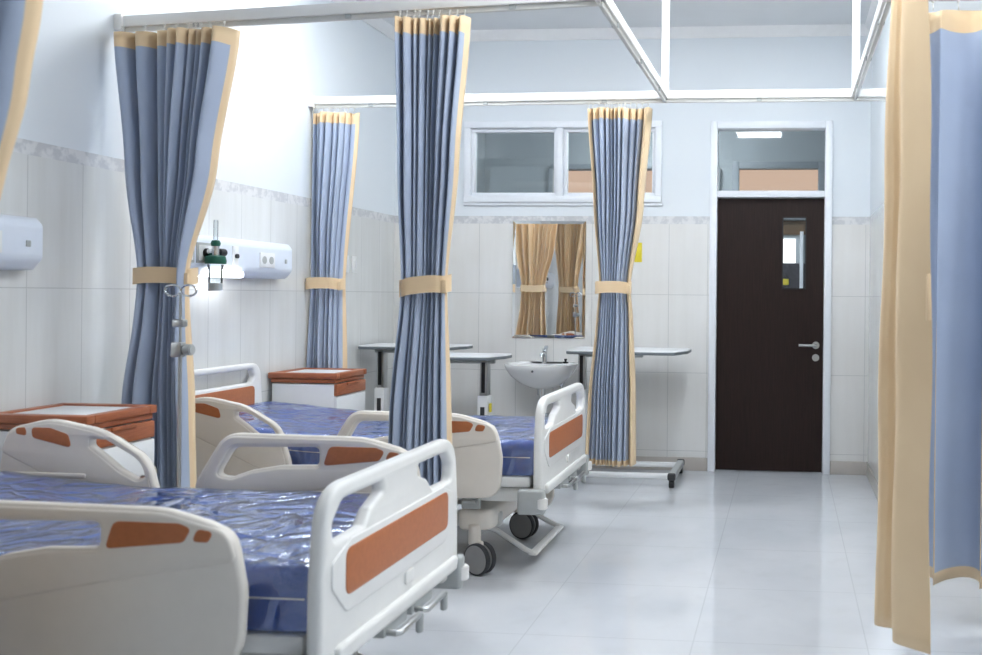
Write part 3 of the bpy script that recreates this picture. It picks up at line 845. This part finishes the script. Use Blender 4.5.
# ------------------------------------------------------------------ bedside cabinets
def cabinet():
    r = empty('bedside_cabinet')          # origin: wall side, middle of width, front faces +x
    D, W, H = .41, .40, .86
    MB().box((D / 2, 0, .43), (D - .02, W - .02, .73), .006).build('body', M['cab_white'], r)
    mb = MB()
    for s in (-1, 1): mb.box((D / 2, s * (W / 2 - .0225), H - .0175), (D + .02, .045, .035), .006)
    for x in (.012, D - .012): mb.box((x, 0, H - .0175), (.045, W - .088, .034), .006)
    t = mb.build('top_frame', M['wood'], r)
    MB().box((D / 2, 0, H - .02), (D - .062, W - .088, .026), .003).build('top_inset', M['cab_white'], t)
    MB().box((D / 2, 0, H - .048), (D - .01, W - .015, .022), .003).build('top_lip', M['wood'], t)
    dr = MB().box((D - .004, 0, 0.760), (.024, W - .022, .07), .005).build('drawer', M['wood'], r)
    MB().box((D + .011, 0, 0.790), (.014, .14, .018), .005).build('drawer_pull', M['wood'], dr)
    dr = MB().box((D - .004, 0, 0.645), (.022, W - .022, .145), .004).build('drawer', M['cab_white'], r)
    sh = MB().box((D - .004, 0, 0.530), (.024, W - .022, .07), .005).build('drawer', M['wood'], r)
    MB().box((D + .011, 0, 0.560), (.014, .14, .018), .005).build('drawer_pull', M['wood'], sh)
    dd = MB().box((D - .004, 0, .282), (.022, W - .022, .405), .004).build('door', M['cab_white'], r)
    MB().box((D + .013, .14, .40), (.014, .018, .10), .005).build('door_pull', M['wood'], dd)
    for x in (.05, D - .05):
        for s in (-1, 1):
            mb = MB().cyl((x, s * .16, .05), (x, s * .16, .075), .012, seg=10).cyl((x, s * .16 - .012, .025), (x, s * .16 + .012, .025), .025, seg=18, bev=.003)
            mb.build('castor', M['dark_grey'], r)
    return r
c1 = cabinet(); c1.location = (XL + .02, 5.515, 0)
tag(c1, 'white bedside cabinet with wooden top beside the farther bed', 'bedside cabinet', 'bedside cabinets')
c2 = copy_tree(c1); c2.location = (XL + .02, 3.535, 0)
tag(c2, 'white bedside cabinet with wooden top beside the nearer bed', 'bedside cabinet', 'bedside cabinets')

# ------------------------------------------------------------------ bed-head service units
def unit(y0, y1, label, full=True):
    r = empty('bedhead_unit', (XL, (y0 + y1) / 2, 1.42)); L = y1 - y0
    prof = [(0, 0), (.062, 0), (.105, .045), (.105, .185), (.075, .215), (0, .22)]
    b = bmesh.new()
    A = [b.verts.new((x, -L / 2, z)) for x, z in prof]; B = [b.verts.new((x, L / 2, z)) for x, z in prof]
    n = len(prof)
    for k in range(n): b.faces.new((A[k], A[(k + 1) % n], B[(k + 1) % n], B[k]))
    b.faces.new(A[::-1]); b.faces.new(B)
    ed = [e for e in b.edges if all(v.co.x > .01 for v in e.verts)]
    bmesh.ops.bevel(b, geom=ed, offset=.02, segments=4, profile=.5, affect='EDGES')
    mb = MB(); mb._merge(b); mb.build('housing', M['unit_white'], r, 45)
    def plate_at(name, y, z, w, h, mat, par=None, d=.006):
        return MB().box((.106, y, z), (d, w, h), .002).build(name, mat, par or r)
    e = L / 2
    lg = plate_at('logo_badge', e - .085, .105, .022, .025, M['part_grey'])
    sk = plate_at('double_socket', e - .29, .105, .15, .085, M['socket_white'], d=.014)
    for s in (-.036, .036):
        MB().cyl((.111, e - .29 + s, .105), (.115, e - .29 + s, .105), .022, seg=20).build('socket_well', M['part_grey'], sk)
    cp = plate_at('call_plate', e - .60, .115, .05, .11, M['socket_white'], d=.01)
    MB().cyl((.110, e - .60, .115), (.124, e - .60, .115), .012, seg=14).build('call_button', M['dark_grey'], cp)
    for q in (e - .87, e - 1.02):
        g = plate_at('gas_outlet', q, .12, .13, .105, M['part_grey'], d=.01)
        MB().box((.112, q, .12), (.006, .10, .08), .002).build('outlet_plate', M['socket_white'], g)
        MB().cyl((.112, q, .12), (.128, q, .12), .024, seg=18, bev=.003).build('outlet_port', M['black'], g)
    # reading lamp on the underside
    lo = rnd_poly([(e - .80, -.012, .015), (e - .46, -.012, .015), (e - .42, .05, .02), (e - .74, .05, .02)], 4)
    mb = MB(); mb.box((.075, e - .69, .016), (.10, .30, .036), .012); mb.build('reading_lamp', M['bed_lamp'], r)
    return tag(r, label, 'bed-head unit', 'bed-head service units')
unit(4.33, 5.42, 'white bed-head service panel with lit lamp and sockets above the farther bed')
unit(2.02, 3.52, 'white bed-head service panel at the left edge of the photo above the nearer bed')

# oxygen flowmeter
fm = empty('oxygen_flowmeter', (XL + .118, 4.55, 1.545))
mb = MB().cyl((.01, 0, .0), (.05, 0, .0), .016, seg=16).cyl((.05, -.0, -.02), (.05, 0, .05), .018, seg=18, bev=.003); mb.build('valve_body', M['chrome'], fm)
MB().cyl((.05, .02, .0), (.05, .075, .0), .02, seg=18, bev=.004).build('control_knob', M['dark_grey'], fm)
MB().lathe([(.001, .03), (.02, .03), (.024, .045), (.018, .06), (.001, .062)], (.05, 0, 0), 20).build('tube_collar', M['green'], fm)
MB().cyl((.05, 0, .06), (.05, 0, .165), .011, seg=16, bev=.003).build('flow_tube', M['clear'], fm)
MB().lathe([(.001, -.062), (.05, -.062), (.052, -.045), (.046, -.022), (.02, -.015), (.001, -.015)], (.05, 0, 0), 24).build('flask_cap', M['green'], fm)
MB().lathe([(.001, -.20), (.030, -.20), (.034, -.195), (.034, -.09), (.040, -.065), (.001, -.065)], (.05, 0, 0), 24).build('humidifier_flask', M['clear'], fm)
MB().lathe([(.0335, -.20), (.0335, -.16), (.001, -.16), (.001, -.199)], (.05, 0, 0), 24).build('flask_base', M['socket_white'], fm)
tag(fm, 'oxygen flowmeter with green cap and clear flask on the farther bed-head panel', 'flowmeter')

# drip stand
iv = empty('drip_stand', (-2.40, 3.50, 0))
MB().cyl((0, 0, .06), (0, 0, 1.10), .0075, seg=12).cyl((0, 0, 1.0), (0, 0, 1.33), .0055, seg=12).build('pole', M['steel'], iv)
mb = MB()
for s in (-1, 1):
    mb.tube([(s * (.033 - .033 * math.cos(t)) * 1.0, 0, 1.345 + .022 * math.sin(t)) for t in [2 * PI * k / 20 for k in range(20)]], .0042, 8, closed=True)
mb.build('bottle_hook', M['chrome'], iv)
MB().box((0, -.004, 1.215), (.05, .032, .03), .006).build('upper_clamp', M['steel'], iv)
mb = MB().box((-.005, -.004, 1.11), (.045, .036, .06), .006); cl_ = mb.build('lower_clamp', M['steel'], iv)
MB().cyl((.02, -.004, 1.11), (.055, -.004, 1.11), .022, seg=12, bev=.004).build('clamp_knob', M['part_grey'], cl_)
for k in range(4):
    a = PI / 4 + k * PI / 2; p = (.17 * math.cos(a), .17 * math.sin(a))
    lg = MB().tube([(0, 0, .09), (p[0] * .5, p[1] * .5, .075), (p[0], p[1], .05)], .010, 8).build('leg', M['steel'], iv)
    MB().cyl((p[0] - .008, p[1], .025), (p[0] + .008, p[1], .025), .025, seg=16, bev=.003).build('castor', M['dark_grey'], lg)
MB().cyl((0, 0, .07), (0, 0, .12), .02, seg=14).build('hub', M['part_grey'], iv)
tag(iv, 'slim steel drip stand with double loop hook before the tied curtain by the left wall', 'drip stand')

# ------------------------------------------------------------------ overbed tables
def overbed(name, loc, L, W, zt, colx, label, rails_dx, ext=-.03):
    r = empty(name, loc)
    o = rnd_poly([(-L / 2, -W / 2, .05), (L / 2 - .07, -W / 2, .04), (L / 2 - .02, -W / 2 + .16, .03), (L / 2, -W / 2 + .20, .03), (L / 2, W / 2, .05), (-L / 2, W / 2, .05)], 6)
    t = plates('tabletop', [plate(o, [], .022, .004, 'z', zt - .011)], M['cab_white'], r)
    o2 = [p * 1.0 for p in o]
    e = plates('edge_strip', [plate([Vector((p.x * 1.006, p.y * 1.01)) for p in o], [], .022, .006, 'z', zt - .017)], M['grey_edge'], t)
    MB().box((colx * .4, 0, zt - .045), (L * .55, .05, .03), .004).build('support_arm', M['part_grey'], r)
    MB().box((colx, 0, (zt - .03 + .62) / 2), (.055, .075, zt - .03 - .62), .006).build('inner_column', M['steel'], r)
    c = MB().box((colx, 0, .36), (.075, .10, .58), .008).build('outer_column', M['cab_white'], r)
    MB().box((colx, -.0505, .45), (.03, .004, .25), .001).build('column_slot', M['dark_grey'], c)
    MB().box((colx, -.04, (zt + .62) / 2), (.025, .006, zt - .72), .001).build('ratchet_strip', M['black'], r)
    b = MB()
    x0, x1 = rails_dx
    for y in (-W / 2 + .02, W / 2 - .04): b.box(((x0 + x1) / 2, y, .075), (x1 - x0, .05, .035), .008)
    b.build('base_bar', M['cab_white'], r)
    for x in (x0, x1):
        cb = MB().box((x, 0, .078), (.05, W + 2 * ext, .045), .008).build('cross_foot', M['part_grey'], r)
        for s in (-1, 1):
            MB().box((x, s * (W / 2 + ext - .005), .08), (.055, .04, .05), .01).build('end_cap', M['dark_grey'], cb)
            mb = MB().cyl((x, s * (W / 2 + ext - .02), .03), (x, s * (W / 2 + ext - .02), .07), .008, seg=8)
            mb.cyl((x - .018, s * (W / 2 + ext - .02), .03), (x + .018, s * (W / 2 + ext - .02), .03), .03, seg=18, bev=.003)
            mb.build('castor', M['black'], cb)
    return tag(r, label, 'overbed table', 'overbed tables along the back wall')
overbed('overbed_table', (-1.135, 6.72, 0), .85, .50, .95, -.355, 'white overbed table behind the tied curtain to the right of the basin', (-.36, .345), .04)
t2 = overbed('overbed_table', (-2.24, 6.20, 0), .66, .38, .927, .19, 'white overbed table just left of the basin, in front of its neighbour', (-.28, .27))
MB().box((.24, -.03, .57), (.012, .03, .06), .003).build('yellow_tag', M['yellow'], t2)
overbed('overbed_table', (-2.70, 6.605, 0), .74, .37, .965, -.26, 'white overbed table in the back left corner of the room', (-.33, .33))

# ------------------------------------------------------------------ basin, mirror
def basin():
    r = empty('wash_basin', (-1.86, YB, 0)); n = 48
    def ring(a, b, z, yc=-.19):
        out = []
        for k in range(n):
            t = 2 * PI * k / n; x = a * math.cos(t); y = yc + b * math.sin(t)
            sq = 1.25 if math.sin(t) > 0 else 1.0
            y = min(yc + b * sq * math.sin(t) * (1.3 if math.sin(t) > 0 else 1), -.001)
            out.append((x, y, z))
        return out
    mb = MB()
    mb.loops([ring(.055, .05, .625, -.16), ring(.09, .07, .632, -.16), ring(.16, .13, .665, -.17), ring(.225, .19, .72, -.18), ring(.262, .22, .775, -.19), ring(.275, .232, .808, -.19),
              ring(.272, .23, .816, -.19), ring(.258, .215, .818, -.19), ring(.235, .165, .806, -.215), ring(.20, .13, .75, -.22), ring(.13, .085, .70, -.22), ring(.03, .03, .685, -.22)])
    b = mb.build('bowl', M['ceramic'], r, 60)
    MB().cyl((0, -.425, .775), (0, -.416, .775), .008, seg=14).build('overflow_hole', M['dark_grey'], b)
    f = MB().cyl((.0, -.07, .812), (.0, -.07, .90), .020, r2=.017, seg=18, bev=.003)
    f.tube([(0, -.07, .885), (0, -.12, .895), (0, -.17, .885), (0, -.175, .865)], [.016, .014, .012, .011], 12)
    fo = f.build('tap', M['chrome'], r)
    MB().box((.008, -.075, .925), (.03, .07, .02), .006, Matrix.Rotation(.5, 4, 'X')).cyl((0, -.07, .895), (0, -.07, .925), .019, seg=16, bev=.003).build('tap_lever', M['chrome'], fo)
    d = MB().cyl((0, -.16, .628), (0, -.16, .575), .030, seg=18).cyl((0, -.16, .575), (0, -.16, .30), .018, seg=16).cyl((0, -.16, .46), (0, -.16, .33), .032, seg=18, bev=.006)
    d.tube([(0, -.16, .42), (.05, -.12, .42), (.06, -.001, .42)], .016, 12); d.build('drain_trap', M['chrome'], r)
    v = MB().cyl((.13, -.001, .66), (.13, -.07, .66), .014, seg=14).cyl((.13, -.05, .62), (.13, -.05, .70), .012, seg=12).cyl((.13, -.055, .66), (.13, -.085, .66), .02, seg=14)
    v.tube([(.13, -.05, .70), (.10, -.06, .74), (.03, -.07, .79)], .007, 8); v.build('angle_valve', M['chrome'], r)
    tag(r, 'white wall-hung wash basin with chrome tap below the mirror', 'wash basin')
    s = MB().cyl((0, 0, 0), (0, 0, .012), .022, seg=18, bev=.003).cyl((0, 0, .012), (0, 0, .035), .008, r2=.012, seg=12)
    so = s.build('sink_stopper', M['black'], loc=(-1.68, 6.985, .818)); tag(so, 'small black stopper on the right rim of the basin', 'stopper')
basin()
mr = empty('wall_mirror', (-1.848, YB - .003, 1.46), math.radians(.5))
w, h = .575, .91; bv = .022
mb = MB()
R = [[(-w / 2, -.002, -h / 2), (w / 2, -.002, -h / 2), (w / 2, -.002, h / 2), (-w / 2, -.002, h / 2)],
     [(-w / 2, -.008, -h / 2), (w / 2, -.008, -h / 2), (w / 2, -.008, h / 2), (-w / 2, -.008, h / 2)],
     [(-w / 2 + bv, -.0105, -h / 2 + bv), (w / 2 - bv, -.0105, -h / 2 + bv), (w / 2 - bv, -.0105, h / 2 - bv), (-w / 2 + bv, -.0105, h / 2 - bv)]]
mb.loops(R); mb.build('mirror_glass', M['mirror'], mr, 1)
tag(mr, 'tall frameless mirror above the wash basin with tan curtains visible in it', 'mirror')

# small things on the walls
def switch(y, label):
    r = empty('light_switch', (XL, y, 1.545))
    MB().box((.006, 0, 0), (.012, .075, .12), .004).build('switch_plate', M['socket_white'], r)
    MB().box((.014, .0, .0), (.008, .028, .05), .003).build('switch_rocker', M['cab_white'], r)
    tag(r, label, 'switch', 'switch plates beside the corner curtain')
switch(6.30, 'white switch plate on the left wall, the one nearer the curtain behind the cabinet')
switch(6.42, 'white switch plate on the left wall, the one nearer the back corner')
o = MB().box((0, -.003, 0), (.09, .006, .15), .002).build('wall_notice', M['yellow'], loc=(-1.165, YB, 1.675)); tag(o, 'small yellow notice on back wall peeping out beside the curtain', 'notice')

# ------------------------------------------------------------------ world, camera
wd = bpy.data.worlds.new('World'); S.world = wd; wd.use_nodes = True
bg = wd.node_tree.nodes['Background']; bg.inputs[0].default_value = (.8, .87, 1, 1); bg.inputs[1].default_value = .6

F, PX, PY, CH = 930.0, 706.0, 296.0, 1.343
cam = bpy.data.cameras.new('camera'); co = bpy.data.objects.new('camera', cam); COL.objects.link(co)
cam.sensor_width = 36.0; cam.lens = F / 982 * 36
roll = math.radians(.55); psi = math.atan(81 / 930)
co.location = (0, 0, CH)
co.rotation_euler = (Matrix.Rotation(psi, 3, 'Z') @ Matrix.Rotation(PI / 2, 3, 'X') @ Matrix.Rotation(roll, 3, 'Z')).to_euler()
cam.shift_x = (491 - PX) / 982; cam.shift_y = (PY - 327.5) / 982
cam.clip_start = .05
cam.dof.use_dof = True; cam.dof.focus_distance = 5.6; cam.dof.aperture_fstop = 3.2
S.camera = co
S.view_settings.view_transform = 'Standard'; S.view_settings.look = 'None'
S.view_settings.gamma = 1.0; S.view_settings.use_curve_mapping = False
S.view_settings.exposure = 0.70
